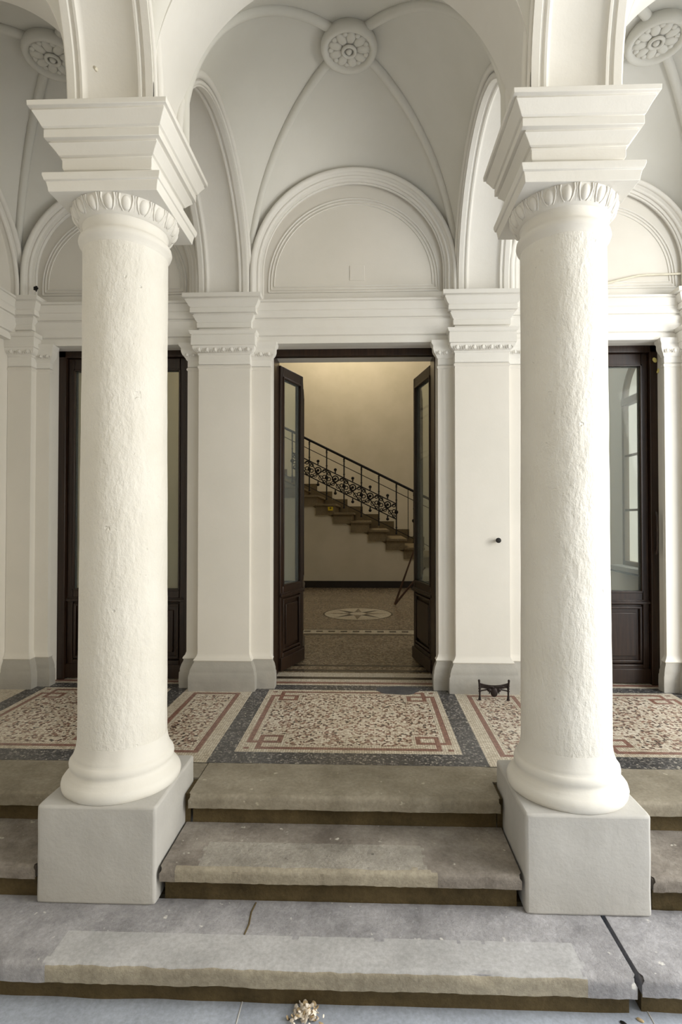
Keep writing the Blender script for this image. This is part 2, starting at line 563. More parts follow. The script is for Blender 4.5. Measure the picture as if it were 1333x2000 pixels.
PSH = [(0.018, 0.198), (0.024, 0.206), (0.02, 0.215), (0.008, 0.228), (0.0, 0.25), (0.0, 2.272), (0.006, 2.278), (0.008, 2.286), (0.004, 2.293), (0.0, 2.298), (0.0, 2.302)]
SCAP = [(0.0, 2.30), (0.0, 2.345), (0.008, 2.352), (0.012, 2.362), (0.03, 2.385), (0.036, 2.40), (0.038, 2.41), (0.038, 2.43), (0.05, 2.445), (0.052, 2.466)]
def eggs_line(mb, x0, x1, y, z, mat, n, h=0.016):
    st = (x1-x0)/n
    for i in range(n):
        x = x0+st*(i+0.5)
        mb.ball((x, y, z), st*0.27, 0.012, h, mat, 10, 6)
        mb.tube([(x+st*0.5, y+0.003, z+h), (x+st*0.5, y-0.004, z), (x+st*0.5, y+0.004, z-h*1.1)], [0.0035, 0.003, 0.001], mat, 6)
        for s in (-1, 1):
            mb.tube([(x+s*st*0.36, y-0.002, z+h), (x+s*st*0.34, y-0.006, z), (x+s*st*0.15, y+0.002, z-h*1.15)], 0.0025, mat, 6)
def pilaster(x0, x1, strips, label, n):
    t = thing('pilaster', ((x0+x1)/2, 3.84, 0), label, 'pilaster', 'pilasters on the rear wall')
    y = 3.834
    YB = YW-0.001
    m = MB()
    m.rect_sweep(PBASE, x0, x1, y, YB, GREYB)
    m.build('base', t, 50)
    m = MB()
    m.rect_sweep(PSH, x0, x1, y, YB, WALLW)
    m.build('shaft', t, 40)
    m = MB()
    m.rect_sweep(PCAP, x0, x1, y, YB, WHITE)
    eggs_line(m, max(x0-0.02, -2.585), min(x1+0.02, 2.365), y-0.03, 2.402, WHITE, n)
    m.build('capital', t, 40)
    for a, b, side in strips:           # narrower jamb strip beside the opening
        m = MB()
        yy = 3.895
        m.rect_sweep([(o*0.8, z) for o, z in PBASE], a, b, yy, YB, GREYB)
        m.build('jamb_base', t, 50)
        m = MB()
        m.rect_sweep([(o*0.9, z) for o, z in PSH], a, b, yy, YB, WALLW)
        m.build('jamb_strip', t, 40)
        m = MB()
        m.rect_sweep(SCAP, a, b, yy, YB, WHITE)
        cxx = (a+b)/2
        eggs_line(m, a-0.02, b+0.02, yy-0.028, 2.384, WHITE, 3, 0.014)
        m.build('jamb_capital', t, 40)
    return t
pilaster(-1.205, -0.838, ((-1.305, -1.205, -1), (-0.838, -0.700, 1)), 'white pilaster between the left door and the open central doorway', 7)
pilaster(0.613, 0.990, ((0.502, 0.613, -1), (0.990, 1.09, 1)), 'white pilaster right of the open doorway, with a small black knob on it', 7)
pilaster(-2.598, -2.425, ((-2.425, -2.325, 1),), 'narrow white corner pilaster at the far left wall', 3)
pilaster(2.205, 2.378, ((2.09, 2.205, -1),), 'white pilaster at the right edge of the picture', 3)

# ------------------------------------------------------------------ lunette mouldings over the doors
def arc_pts(cx, cz, r, n=40, z0=None, y=0):
    pts = []
    if z0 is not None:
        pts.append((cx-r, y, z0))
    for i in range(n+1):
        a = pi-pi*i/n
        pts.append((cx+r*cos(a), y, cz+r*sin(a)))
    if z0 is not None:
        pts.append((cx+r, y, z0))
    return pts
def arch_band(mb, sec, cx, cz, z0, mat, n=48, axis='X'):
    """sec: closed section as (radius, depth coordinate); swept over a stilted semicircle"""
    rr = []
    seq = [(pi, z0)] + [(pi-pi*i/n, None) for i in range(n+1)] + [(0, z0)]
    for a, zz in seq:
        ring = []
        for r, d in sec:
            u = cx+r*cos(a)
            z = zz if zz is not None else cz+r*sin(a)
            ring.append((u, d, z) if axis == 'X' else (d, u, z))
        rr.append(ring)
    mb.rings(rr, mat)
def roll(mb, R_, d, r, cx, cz, z0, mat, axis='X'):
    sec = [(R_+r*cos(2*pi*j/10), d+r*sin(2*pi*j/10)) for j in range(10)]
    arch_band(mb, sec, cx, cz, z0, mat, 48, axis)
def lunette(nm, c, Ro, label):
    m = MB()
    Y = YW
    # band with stepped profile
    sec = [(Ro, Y+0.03), (Ro, Y-0.045), (Ro-0.02, Y-0.05), (Ro-0.045, Y-0.03), (Ro-0.05, Y-0.02), (Ro-0.078, Y-0.012), (Ro-0.078, Y+0.04)]
    arch_band(m, sec, c, 2.99, 2.755, WHITE)
    roll(m, Ro-0.012, Y-0.043, 0.018, c, 2.99, 2.76, WHITE)
    roll(m, Ro-0.050, Y-0.022, 0.012, c, 2.99, 2.76, WHITE)
    roll(m, Ro-0.082, Y+0.004, 0.008, c, 2.99, 2.76, WHITE)
    # framed panel inside
    r = Ro-0.120
    for rr_, th in ((r, 0.006), (r-0.020, 0.005), (r-0.042, 0.004)):
        zb = 2.985 - (rr_-r)*-1*0 - 0.0
        zb = 2.865 + (r-rr_)
        pts = [(c-rr_, Y+0.028, zb)] + arc_pts(c, 2.93, rr_, 40, None, Y+0.028) + [(c+rr_, Y+0.028, zb)]
        m.tube(pts + [(c-rr_, Y+0.028, zb)], th, WHITE, 8)
    # sill course
    m.box(c-Ro+0.06, c+Ro-0.06, Y+0.002, Y+0.04, 2.752, 2.835, WHITE)
    m.box(c-Ro+0.07, c+Ro-0.07, Y+0.01, Y+0.04, 2.835, 2.85, WHITE)
    return struct(m, nm, label, 'arch moulding', smooth=50)
lunette('trim_7', -0.106, 0.741, 'rounded arch mouldings of the lunette above the central doorway')
lunette('trim_8', -1.88, 0.66, 'arched lunette moulding above the left doorway')
lunette('trim_9', 1.668, 0.66, 'arched lunette moulding above the right doorway')

# ------------------------------------------------------------------ vaults (groin vaults with ribs)
def bay_z(x, y, b, zlong, ztr, ztop):
    x0, x1, y0, y1 = b
    hx, hy = (x1-x0)/2, (y1-y0)/2
    u, v = (x-(x0+x1)/2)/hx, (y-(y0+y1)/2)/hy
    H = ztop-ZST
    if abs(v) >= abs(u):
        s, t = abs(u), 1-abs(v)
        He = zlong-ZST
    else:
        s, t = abs(v), 1-abs(u)
        He = ztr-ZST
    v_ = 1-t
    k = min(1.0, (1-v_*v_)/max(1-s*s, 1e-6)) if s < 0.9999 else 0
    return ZST+sqrt(max(0, 1-s*s))*(He+(H-He)*k)
def cosgrid(a, b, n):
    return [a+(b-a)*(0.5-0.5*cos(pi*i/n)) for i in range(n+1)]
def vault(nm, b, zlong, ztr, ztop, label, rosette=True, rl=None):
    x0, x1, y0, y1 = b
    m = MB()
    N = 64
    xs, ys = cosgrid(x0, x1, N), cosgrid(y0, y1, N)
    vs = [(x, y, bay_z(x, y, b, zlong, ztr, ztop)) for y in ys for x in xs]
    vs += [(x, y, z+0.05+0.25*0) for x, y, z in vs]
    K = (N+1)**2
    fs = []
    for i in range(N):
        for j in range(N):
            a = i*(N+1)+j
            fs.append((a, a+1, a+N+2, a+N+1))
            fs.append((K+a, K+a+N+1, K+a+N+2, K+a+1))
    m.add(vs, fs, CEIL)
    o = m.build(nm, smooth=30, recalc=False)
    me = o.data
    me.flip_normals()
    tag(o, label, 'vault', None, 'structure')
    # diagonal ribs
    r = MB()
    for sx in (0, 1):
        pts = []
        n = 60
        for i in range(n+1):
            t = 0.5-0.5*cos(pi*i/n)
            x = x0+(x1-x0)*(t if sx else 1-t)
            y = y0+(y1-y0)*t
            x_ = (x-(x0+x1)/2)*0.985+(x0+x1)/2
            y_ = (y-(y0+y1)/2)*0.985+(y0+y1)/2
            s = abs(t-0.5)*2
            pts.append((x_, y_, ZST-0.012+(ztop-ZST)*sqrt(max(0, 1-(s*0.985)**2))))
        pts = [(pts[0][0], pts[0][1], ZS)] + pts + [(pts[-1][0], pts[-1][1], ZS)]
        r.tube(pts, 0.027, CEIL, 12)
    return o, r
def rosette(c, label, rad=0.168):
    t = thing('ceiling_rosette', c, label, 'rosette')
    x, y, z = c
    m = MB()
    prof = [(rad*0.9, z+0.07), (rad, z+0.03), (rad*1.0, z+0.01), (rad*0.96, z-0.008), (rad*0.88, z-0.014), (rad*0.80, z-0.008), (rad*0.76, z+0.004), (rad*0.74, z+0.012), (0.001, z+0.012)]
    m.lathe(prof, x, y, CEIL, 48)
    m.build('frame_ring', t, 60)
    m = MB()
    for k in range(9):
        a = 2*pi*k/9
        rot = Matrix.Rotation(a, 3, 'Z')
        m.ball((x+cos(a)*rad*0.50, y+sin(a)*rad*0.50, z+0.010), rad*0.25, rad*0.165, 0.013, CEIL, 12, 6, rot)
        a2 = a+pi/9
        m.ball((x+cos(a2)*rad*0.64, y+sin(a2)*rad*0.64, z+0.010), rad*0.10, rad*0.10, 0.010, CEIL, 10, 6, Matrix.Rotation(a2, 3, 'Z'))
    m.build('petals', t, 60)
    m = MB()
    m.torus((x, y, z-0.002), rad*0.22, 0.010, CEIL, 'Z')
    m.ball((x, y, z-0.002), rad*0.11, rad*0.11, 0.016, CEIL)
    m.build('centre_boss', t, 60)
    return t
ribn = 10
BAYS = [('ceiling', (BX[0], BX[1], YA1, YW), 3.735, 3.64, 4.06, 'ribbed vault over the central bay'),
        ('ceiling_left', (LX[0], LX[1], YA1, YW), 3.665, 3.64, 4.06, 'ribbed vault over the left bay'),
        ('ceiling_right', (RX[0], RX[1], YA1, YW), 3.665, 3.64, 4.06, 'ribbed vault over the right bay')]
for nm, b, zl, zt, zz, lab in BAYS:
    o, r = vault(nm, b, zl, zt, zz, lab)
    struct(r, 'trim_%d' % ribn, 'diagonal plaster ribs under the ' + lab, 'rib', smooth=60)
    ribn += 1
YR = (YA1+YW)/2
rosette((-0.11, YR, 3.985), 'round plaster flower rosette at the crown of the central vault')
rosette((-1.9075, YR, 3.985), 'plaster rosette half hidden behind the left pier at upper left')
rosette((1.6875, YR, 3.985), 'plaster rosette in the upper right corner beside the right pier')
# passage side
PB = (-1.05, YA0)
for nm, b, zl, lab in (('ceiling_front', (BX[0], BX[1])+PB, 3.76, 'passage vault above the camera, central bay'), ('ceiling_front_left', (LX[0], LX[1])+PB, 3.69, 'passage vault above the left bay'), ('ceiling_front_right', (RX[0], RX[1])+PB, 3.69, 'passage vault above the right bay')):
    o, r = vault(nm, b, zl, 4.2, 4.3, lab)

# ------------------------------------------------------------------ arcade arches between the columns
def arcade(nm, x0, x1, xa, xb, label):
    c, Rr = (x0+x1)/2, (x1-x0)/2
    m = MB()
    n = 64
    pts = [(x0, ZS)] + [(c+Rr*cos(pi-pi*i/n), ZST+Rr*sin(pi-pi*i/n)) for i in range(n+1)] + [(x1, ZS)]
    rr = []
    for i, (x, z) in enumerate(pts):
        xt = x
        rr.append([(x, YA0, z), (x, YA1, z), (xt, YA1, 4.45), (xt, YA0, 4.45)])
    m.rings(rr, WHITE, cap=False)
    # pier blocks on each side up to the axis
    for p, q in ((xa, x0), (x1, xb)):
        m.box(p, q, YA0+0.035, YA1-0.035, ZS, 4.45, WHITE)
    return struct(m, nm, label, 'arch', smooth=30)
arcade('trim_20', BX[0], BX[1], XL, XR, 'smooth white arch spanning between the two columns')
arcade('trim_21', LX[0], LX[1], -2.75, XL, 'white arch springing left from the left column')
arcade('trim_22', RX[0], RX[1], XR, 2.53, 'white arch springing right from the right column')

# transverse arches
def transverse(nm, x0, x1, ya, yb, a_, b_, zc, label, yaw=False):
    """ellipse half-span a_, rise b_; soffit with raised edge bands and a sunk panel"""
    m = MB()
    c = (ya+yb)/2
    n = 56
    w_ = x1-x0
    #        x offset , extra radius (positive = recessed)
    sec = [(0.0, 0.06), (0.0, 0.0), (0.030, 0.0), (0.034, 0.008), (0.044, 0.010), (0.050, 0.002), (0.060, 0.002), (0.066, 0.012), (0.078, 0.018)]
    sec = sec + [(w_-x, r) for x, r in reversed(sec)]
    top = 4.45
    rr = []
    seq = [(pi, ZS)] + [(pi-pi*i/n, None) for i in range(n+1)] + [(0, ZS)]
    for a, zz in seq:
        ring = []
        for x, r in sec:
            y = c+(a_+r)*cos(a)
            z = zz if zz is not None else zc+(b_+r)*sin(a)
            ring.append((x0+x, y, z))
        ring.append((x1, c+(a_+0.06)*cos(a), top))
        ring.append((x0, c+(a_+0.06)*cos(a), top))
        rr.append(ring)
    m.rings(rr, WHITE)
    if yb > 3:
        m.box(x0, x1, c+a_+0.03, 3.955, ZS, 4.45, WHITE)
    # rolls running along both outer edges
    for xx, s in ((x0, -1), (x1, 1)):
        for rad, ro, dx in ((0.020, 0.052, 0.006), (0.010, 0.018, 0.002)):
            pts = []
            for a, zz in seq:
                y = c+(a_+ro)*cos(a)
                z = zz if zz is not None else zc+(b_+ro)*sin(a)
                pts.append((xx+s*dx, y, z))
            m.tube(pts, rad, WHITE, 10)
    return struct(m, nm, label, 'arch', smooth=40)
for i, (xa, xb, who) in enumerate(((-1.215, -0.865, 'left'), (0.645, 0.995, 'right'))):
    transverse('trim_%d' % (23+i), xa, xb, YA1, 3.86, 0.6975, 0.70, 2.87, 'panelled cross arch from the %s column back to the wall pilaster' % who)
    transverse('trim_%d' % (25+i), xa, xb, -1.05, YA0, 1.5975, 1.28, 2.87, 'panelled cross arch rising from the %s column towards the viewer' % who)
# wall arches along the side walls
for i, (x, s, who) in enumerate(((-2.60, 1, 'left'),)):
    m = MB()
    c = (YA1+3.86)/2
    R_ = 0.6975
    xs_ = sorted((x, x+s*0.035))
    sec = [(R_, xs_[0]), (R_, xs_[1]), (R_+0.10, xs_[1]), (R_+0.10, xs_[0])]
    arch_band(m, sec, c, 2.87, ZS, WHITE, 48, 'Y')
    roll(m, R_+0.01, x+s*0.04, 0.016, c, 2.87, ZS, WHITE, 'Y')
    roll(m, R_+0.085, x+s*0.04, 0.022, c, 2.87, ZS, WHITE, 'Y')
    struct(m, 'trim_%d' % (27+i), 'round wall arch moulding on the %s side wall' % who, 'arch moulding', smooth=50)

# ------------------------------------------------------------------ passage enclosure (behind and beside the camera)
m = MB()
m.box(-4.2, 2.53, -1.20, -1.05, -0.52, 4.6, DIMW)
struct(m, 'wall_front', 'plain passage wall behind the viewer', 'wall')
m = MB()
m.box(-2.75, -2.60, -1.05, 2.10, -0.40, 4.6, WALLW)
struct(m, 'wall_left_passage', 'closed left end wall of the passage', 'wall')
m = MB()
m.box(-2.75, 2.53, -1.2, 4.27, 4.46, 4.6, WALLW)
struct(m, 'ceiling_slab', 'flat slab above the plaster vaults', 'ceiling')
m = MB()
m.box(2.40, 2.53, -1.05, 2.10, 3.75, 4.46, WALLW)
struct(m, 'wall_gateway_head', 'wall head over the open gateway at the right end', 'wall')
m = MB()
m.box(7.5, 7.7, -5, 24, -0.5, 7, FACADE)
struct(m, 'wall_opposite', 'cream facade across the courtyard on the right', 'wall')

# ------------------------------------------------------------------ columns
CAPP = [(0.217, 2.495), (0.219, 2.51), (0.223, 2.530), (0.223, 2.534), (0.229, 2.536), (0.231, 2.543), (0.234, 2.552), (0.234, 2.563), (0.172, 2.566), (0.172, 2.590), (0.168, 2.594), (0.168, 2.600), (0.179, 2.604), (0.182, 2.612), (0.182, 2.640), (0.186, 2.648), (0.182, 2.652), (0.192, 2.656), (0.200, 2.668), (0.212, 2.682), (0.219, 2.690), (0.213, 2.694), (0.213, 2.700), (0.230, 2.703), (0.230, 2.735), (0.226, 2.739), (0.236, 2.744), (0.242, 2.756), (0.252, 2.774), (0.262, 2.790), (0.258, 2.794), (0.258, 2.798), (0.272, 2.801), (0.273, 2.821), (0.02, 2.823)]
def column(X, label):
    t = thing('column', (X, YC, -0.266), label, 'column', 'stone columns at the top of the steps')
    m = MB()
    s = 0.2334
    n = 14
    rr = []
    for k in range(n+1):
        z = -0.268+(0.372)*k/n
        ring = []
        for (ax, ay, bx, by) in ((-1, -1, 1, -1), (1, -1, 1, 1), (1, 1, -1, 1), (-1, 1, -1, -1)):
            for j in range(14):
                f = j/14
                x, y = (ax+(bx-ax)*f)*s, (ay+(by-ay)*f)*s
                nn = 0.0022*noise.noise(Vector((x*9+X, y*9, z*9)))
                e = 0.004 if j == 0 else 0
                L = sqrt(x*x+y*y)
                ring.append((X+x*(1+nn/L-e/L), YC+y*(1+nn/L-e/L), z))
        rr.append(ring)
    m.rings(rr, GREYP)
    m.build('plinth', t, 30, bevel=0.010)
    m = MB()
    pr = [(0.222, 0.100), (0.232, 0.106), (0.2345, 0.118), (0.236, 0.128), (0.233, 0.140), (0.226, 0.150), (0.218, 0.156), (0.2145, 0.162), (0.2085, 0.168), (0.203, 0.178), (0.202, 0.186), (0.206, 0.194), (0.207, 0.204), (0.205, 0.214), (0.199, 0.222), (0.193, 0.226), (0.192, 0.234), (0.188, 0.244), (0.182, 0.262), (0.178, 0.29)]
    m.lathe(pr, X, YC, WHITE, 96, 0.0022)
    m.build('base', t, 60)
    m = MB()
    N = 64
    pr = [(0.1775-0.0065*min(1, k/N*1.25), 0.285+(2.335-0.285)*k/N) for k in range(N+1)]
    m.lathe(pr, X, YC, SHAFT, 128, 0.0018)
    m.build('shaft', t, 60)
    m = MB()
    pr = [(0.170, 2.325), (0.174, 2.333), (0.176, 2.341), (0.184, 2.350), (0.188, 2.362), (0.186, 2.374), (0.179, 2.382), (0.173, 2.386), (0.170, 2.395), (0.170, 2.424), (0.173, 2.428), (0.175, 2.434)]
    m.lathe(pr, X, YC, WHITE, 96, 0.001)
    m.build('astragal', t, 60)
    m = MB()
    pr = [(0.170, 2.428), (0.179, 2.432), (0.192, 2.444), (0.203, 2.460), (0.210, 2.478), (0.2125, 2.497)]
    m.lathe(pr, X, YC, WHITE, 96)
    ne = 19
    for k in range(ne):
        a = 2*pi*(k+0.5)/ne
        def P(r, z, da=0.0):
            return (X+r*cos(a+da), YC+r*sin(a+da), z)
        rot = Matrix.Rotation(a, 3, 'Z') @ Matrix.Rotation(radians(22), 3, 'Y')
        m.ball(P(0.1985, 2.466), 0.0140, 0.0200, 0.0285, WHITE, 14, 8, rot)
        d = pi/ne
        for sg in (-1, 1):
            m.tube([P(0.214, 2.493, sg*d*0.70), P(0.2105, 2.475, sg*d*0.78), P(0.199, 2.452, sg*d*0.62), P(0.187, 2.438, sg*d*0.35)], [0.004, 0.0042, 0.0036, 0.002], WHITE, 7)
        m.tube([P(0.214, 2.493, d), P(0.207, 2.468, d), P(0.188, 2.440, d)], [0.0035, 0.0030, 0.0012], WHITE, 6)
    m.build('echinus', t, 60)
    m = MB()
    m.rings([[(X-h, YC-h, z), (X+h, YC-h, z), (X+h, YC+h, z), (X-h, YC+h, z)] for h, z in CAPP], WHITE)
    m.build('capital', t, 25, bevel=0.0028)
    return t
column(XL, 'white roughcast column on a grey block, left of the central steps')
column(XR, 'white roughcast column on a grey block, right of the central steps')

# ------------------------------------------------------------------ stone steps
def slab(mb, x0, x1, y0, y1, z0, z1, regions, mat, rough=0.004, seed=0, under=None, edge=None):
    """tread slab with a worn, irregular nosing. regions: (x0, x1, y0, y1, top material, front material)"""
    n = max(12, int((x1-x0)/0.012))
    h = z1-z0
    prof = [(0.0, -h), (0.0, -h*0.72), (0.0, -h*0.4), (0.001, -h*0.18), (0.004, -0.007), (0.009, -0.002), (0.018, 0.0)]
    ny = max(3, int((y1-y0)/0.016))
    prof += [(0.018+(y1-y0-0.018)*k/ny, 0.0) for k in range(1, ny+1)]
    P = len(prof)
    vs = []
    for i in range(n+1):
        x = x0+(x1-x0)*i/n
        end = min(i, n-i)
        for k, (dy, dz) in enumerate(prof):
            nz = noise.noise(Vector((x*7, dy*6+seed, dz*8)))
            nf = noise.noise(Vector((x*38, dy*30+seed*3, dz*40)))
            chip = max(0, noise.noise(Vector((x*9+seed*5.3, seed*1.7, 0.4)))-0.40)*0.02 if k in (3, 4, 5) else 0
            amp = rough*(0.35 if k < 2 else 1.0 if k < 8 else 0.35)
            yy = y0+dy+amp*(nz+0.6*nf)*(1 if k < 8 else 0.2)+chip*(1 if k < 6 else 0)
            zz = z1+dz+(amp*0.55*(nz+0.8*nf) if k > 1 else amp*1.4*(nz+nf))-chip*0.6
            xx = x+(0.008*(1 if i == 0 else -1)*(1 if 2 < k < 6 else 0) if end == 0 else 0)
            vs.append((xx, yy, zz))
    off = len(mb.v)
    mb.v += vs
    for i in range(n):
        xm = x0+(x1-x0)*(i+0.5)/n
        for k in range(P-1):
            ym = y0+(prof[k][0]+prof[k+1][0])/2
            mt = mat
            if k <= 3 and edge:
                mt = edge
            for r in regions:
                wob = 0.014*noise.noise(Vector((ym*30, seed, 2)))
                wob2 = 0.012*noise.noise(Vector((xm*14, seed, 5)))
                if r[0]+wob < xm < r[1]+wob and r[2]+wob2 <= ym < r[3]+wob2:
                    if k <= 3:
                        mt = r[5] or mt
                    else:
                        mt = r[4] or mt
            a = off+i*P+k
            mb.f.append([a, a+P, a+P+1, a+1])
            mb.mi.append(mb.m(mt))
    # underside, back and ends
    zb = z0
    mb.box(x0+0.004, x1-0.004, y0+0.012, y1, zb, z1-0.008, edge or mat)
def riser(mb, x0, x1, y, yb, z0, z1, seed):
    n = max(8, int((x1-x0)/0.03))
    rr = []
    for i in range(n+1):
        x = x0+(x1-x0)*i/n
        d = 0.006*noise.noise(Vector((x*5, seed, 0)))
        rr.append([(x, y+d, z0), (x, y+d*0.3+0.002, (z0+z1)/2), (x, y+d, z1), (x, yb, z1), (x, yb, z0)])
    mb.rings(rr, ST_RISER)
def step(x0, x1, y0, y1, zt, th, zg, label, regions, mat, seed, rough=0.004, edge=None, back=None):
    t = thing('stone_step', ((x0+x1)/2, y0, zt), label, 'step', 'stone steps')
    m = MB()
    slab(m, x0, x1, y0, y1, zt-th, zt, regions, mat, rough, seed, edge=edge)
    m.build('tread', t, 50)
    m = MB()
    riser(m, x0+0.012, x1-0.012, y0+0.030, y1-0.002, zg, zt-th-0.0005, seed)
    m.build('riser', t, 40)
    return t
CX0, CX1 = -0.800, 0.578
PITR = (-0.66, 0.33, 2.10, 2.235, PITTED, CEMENT_B)
step(CX0+0.015, CX1-0.008, 2.375, 2.688, 0.0, 0.058, -0.136, 'top stone step between the two columns, edging the mosaic floor', [], ST_TOP, 1)
step(CX0, CX1, 2.085, 2.403, -0.132, 0.052, -0.272, 'middle stone step between the columns with a pitted front edge', [(-0.74, 0.27, 2.05, 2.105, CEMENT_B, CEMENT_B), (-0.66, 0.22, 2.105, 2.26, PITTED, None)], ST_MID, 2, 0.004)
step(-2.60, -1.285, 2.375, 2.688, 0.0, 0.058, -0.136, 'top stone step in front of the left bay', [], ST_TOP, 3)
step(-2.60, -1.285, 2.085, 2.403, -0.132, 0.052, -0.272, 'middle stone step left of the left column', [], ST_MID, 4, 0.006)
step(1.062, 2.38, 2.375, 2.688, 0.0, 0.058, -0.136, 'top stone step in front of the right bay', [], ST_TOP, 5)
step(1.062, 2.38, 2.085, 2.403, -0.132, 0.052, -0.272, 'middle stone step right of the right column', [], ST_MID, 6, 0.006)
m = MB()
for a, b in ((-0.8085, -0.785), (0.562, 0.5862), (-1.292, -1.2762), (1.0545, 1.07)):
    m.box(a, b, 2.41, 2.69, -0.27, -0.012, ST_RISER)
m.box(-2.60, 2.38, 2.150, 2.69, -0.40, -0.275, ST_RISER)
m.box(-1.30, -0.79, 2.542, 2.69, -0.13, -0.003, ST_TOP)
m.box(0.565, 1.07, 2.542, 2.69, -0.13, -0.003, ST_TOP)
struct(m, 'trim_30', 'stone filler course behind the column blocks', 'stone course')
# lowest long step, broken at the right by an open joint
JX = 0.868
step(-2.62, JX-0.006, 1.795, 2.113, -0.266, 0.062, -0.40, 'long lowest stone step carrying both columns, with a pale cement repair', [(-1.075, 0.705, 1.76, 1.935, CEMENT, CEMENT_B)], ST_LOW, 7, 0.004)
step(JX+0.012, 2.40, 1.80, 2.113, -0.268, 0.058, -0.40, 'short block of the lowest step at the right, past the open joint', [], ST_LOW, 8, 0.008)

# short open joint in the lowest step, and dark cracks
lo = [o for o in bpy.data.objects if o.get('label', '').startswith('long lowest stone step')][0]
m = MB()
for pts in ([(-0.430, 2.10), (-0.438, 2.05), (-0.432, 1.99), (-0.436, 1.94)],):
    m.tube([(x+0.002*math.sin(y*90), y, -0.2665) for x, y in pts], 0.0035, ST_RISER, 6)
m.build('joint', lo, 60)
# ------------------------------------------------------------------ doors
def framed_leaf(m, w_, h, t_, zg, mat, gl=None):
    """leaf in local coords: x 0..w_, y 0..t_, z 0..h; glass opening above zg"""
    st = 0.045 if w_ < 0.5 else 0.075
    m.box(0, st, 0, t_, 0, h, mat)
    m.box(w_-st, w_, 0, t_, 0, h, mat)
    m.box(st, w_-st, 0, t_, h-0.085, h, mat)
    m.box(st, w_-st, 0, t_, zg-0.09, zg, mat)
    m.box(st, w_-st, 0, t_, 0, 0.13, mat)
    m.box(st, w_-st, t_*0.35, t_*0.65, 0.13, zg-0.09, mat)
    return st
def place(o, loc, rz):
    o.location = loc
    o.rotation_euler = (0, 0, rz)
def leaf_parts(parent, name, loc, rz, w_, h, zg, knob=True):
    t_ = 0.045
    m = MB()
    st = framed_leaf(m, w_, h, t_, zg, WOOD)
    o = m.build(name, None, 30, bevel=0.006)
    o.parent = parent
    place(o, Vector(loc)-Vector(parent.location), rz)
    def sub(mb, nm, sm=30, bv=0):
        q = mb.build(nm, None, sm, bevel=bv)
        q.parent = o
        return q
    m = MB()
    m.box(st+0.001, w_-st-0.001, t_*0.42, t_*0.58, zg, h-0.085, GLASS)
    sub(m, 'pane', 0)
    for yy in (-0.006, t_-0.012):
        m = MB()
        # glazing bead, ledge mouldings and raised lower panel
        x0, x1 = st-0.004, w_-st+0.004
        for a, b, c, d in ((x0, x0+0.014, zg-0.004, h-0.08), (x1-0.014, x1, zg-0.004, h-0.08), (x0, x1, zg-0.006, zg+0.010), (x0, x1, h-0.095, h-0.08)):
            m.box(a, b, yy, yy+0.018, c, d, WOOD)
        m.box(-0.004, w_+0.004, yy-0.008, yy+0.018, zg-0.085, zg-0.065, WOOD)
        m.box(0.002, w_-0.002, yy-0.004, yy+0.018, zg-0.065, zg-0.055, WOOD)
        m.box(-0.003, w_+0.003, yy-0.008, yy+0.02, 0.0, 0.10, WOOD)
        sub(m, 'moulding', 30, 0.003)
        m = MB()
        a, b, c, d = st+0.018, w_-st-0.018, 0.155, zg-0.115
        yo = yy+0.004 if yy < 0 else yy+0.002
        m.box(a-0.012, b+0.012, yo, yo+0.012, c-0.012, c+0.006, WOOD)
        m.box(a-0.012, b+0.012, yo, yo+0.012, d-0.006, d+0.012, WOOD)
        m.box(a-0.012, a+0.006, yo, yo+0.012, c, d, WOOD)
        m.box(b-0.006, b+0.012, yo, yo+0.012, c, d, WOOD)
        m.box(a+0.03, b-0.03, yo+0.002, yo+0.016, c+0.035, d-0.035, WOOD)
        sub(m, 'lower_panel', 30, 0.004)
    return o
def frame(parent, x0, x1, h, y0, y1, wj=0.045):
    m = MB()
    m.box(x0, x0+wj, y0, y1, 0, h, WOOD)
    m.box(x1-wj, x1, y0, y1, 0, h, WOOD)
    m.box(x0, x1, y0, y1, h-0.05, h, WOOD)
    return m.build('frame', parent, 30, bevel=0.004)
d = thing('door_1', (-0.10, 4.05, 0), 'open dark wooden double door with glazed folding leaves in the centre', 'door', None, 'structure')
m = MB()
m.box(-0.745, -0.698, 4.03, 4.275, 0, 2.467, WOOD)
m.box(0.492, 0.545, 4.03, 4.275, 0, 2.467, WOOD)
m.box(-0.745, 0.545, 4.03, 4.085, 2.415, 2.475, WOOD)
m.build('frame', d, 30, bevel=0.004)
# left leaves
p0, p1 = Vector((-0.685, 4.255)), Vector((-0.548, 4.610))
wl = (p1-p0).length
leaf_parts(d, 'door_leaf', (p0.x, p0.y, 0.012), math.atan2(p1.y-p0.y, p1.x-p0.x), wl, 2.40, 0.66)
q0, q1 = Vector((-0.560, 4.68)), Vector((-0.600, 5.08))
leaf_parts(d, 'door_leaf', (q0.x, q0.y, 0.012), math.atan2(q1.y-q0.y, q1.x-q0.x), (q1-q0).length, 2.40, 0.66)
# right leaves
p0, p1 = Vector((0.395, 4.72)), Vector((0.497, 4.245))
leaf_parts(d, 'door_leaf', (p0.x, p0.y, 0.012), math.atan2(p1.y-p0.y, p1.x-p0.x), (p1-p0).length, 2.40, 0.66)
q0, q1 = Vector((0.480, 5.20)), Vector((0.425, 4.78))
leaf_parts(d, 'door_leaf', (q0.x, q0.y, 0.012), math.atan2(q1.y-q0.y, q1.x-q0.x), (q1-q0).length, 2.40, 0.66)
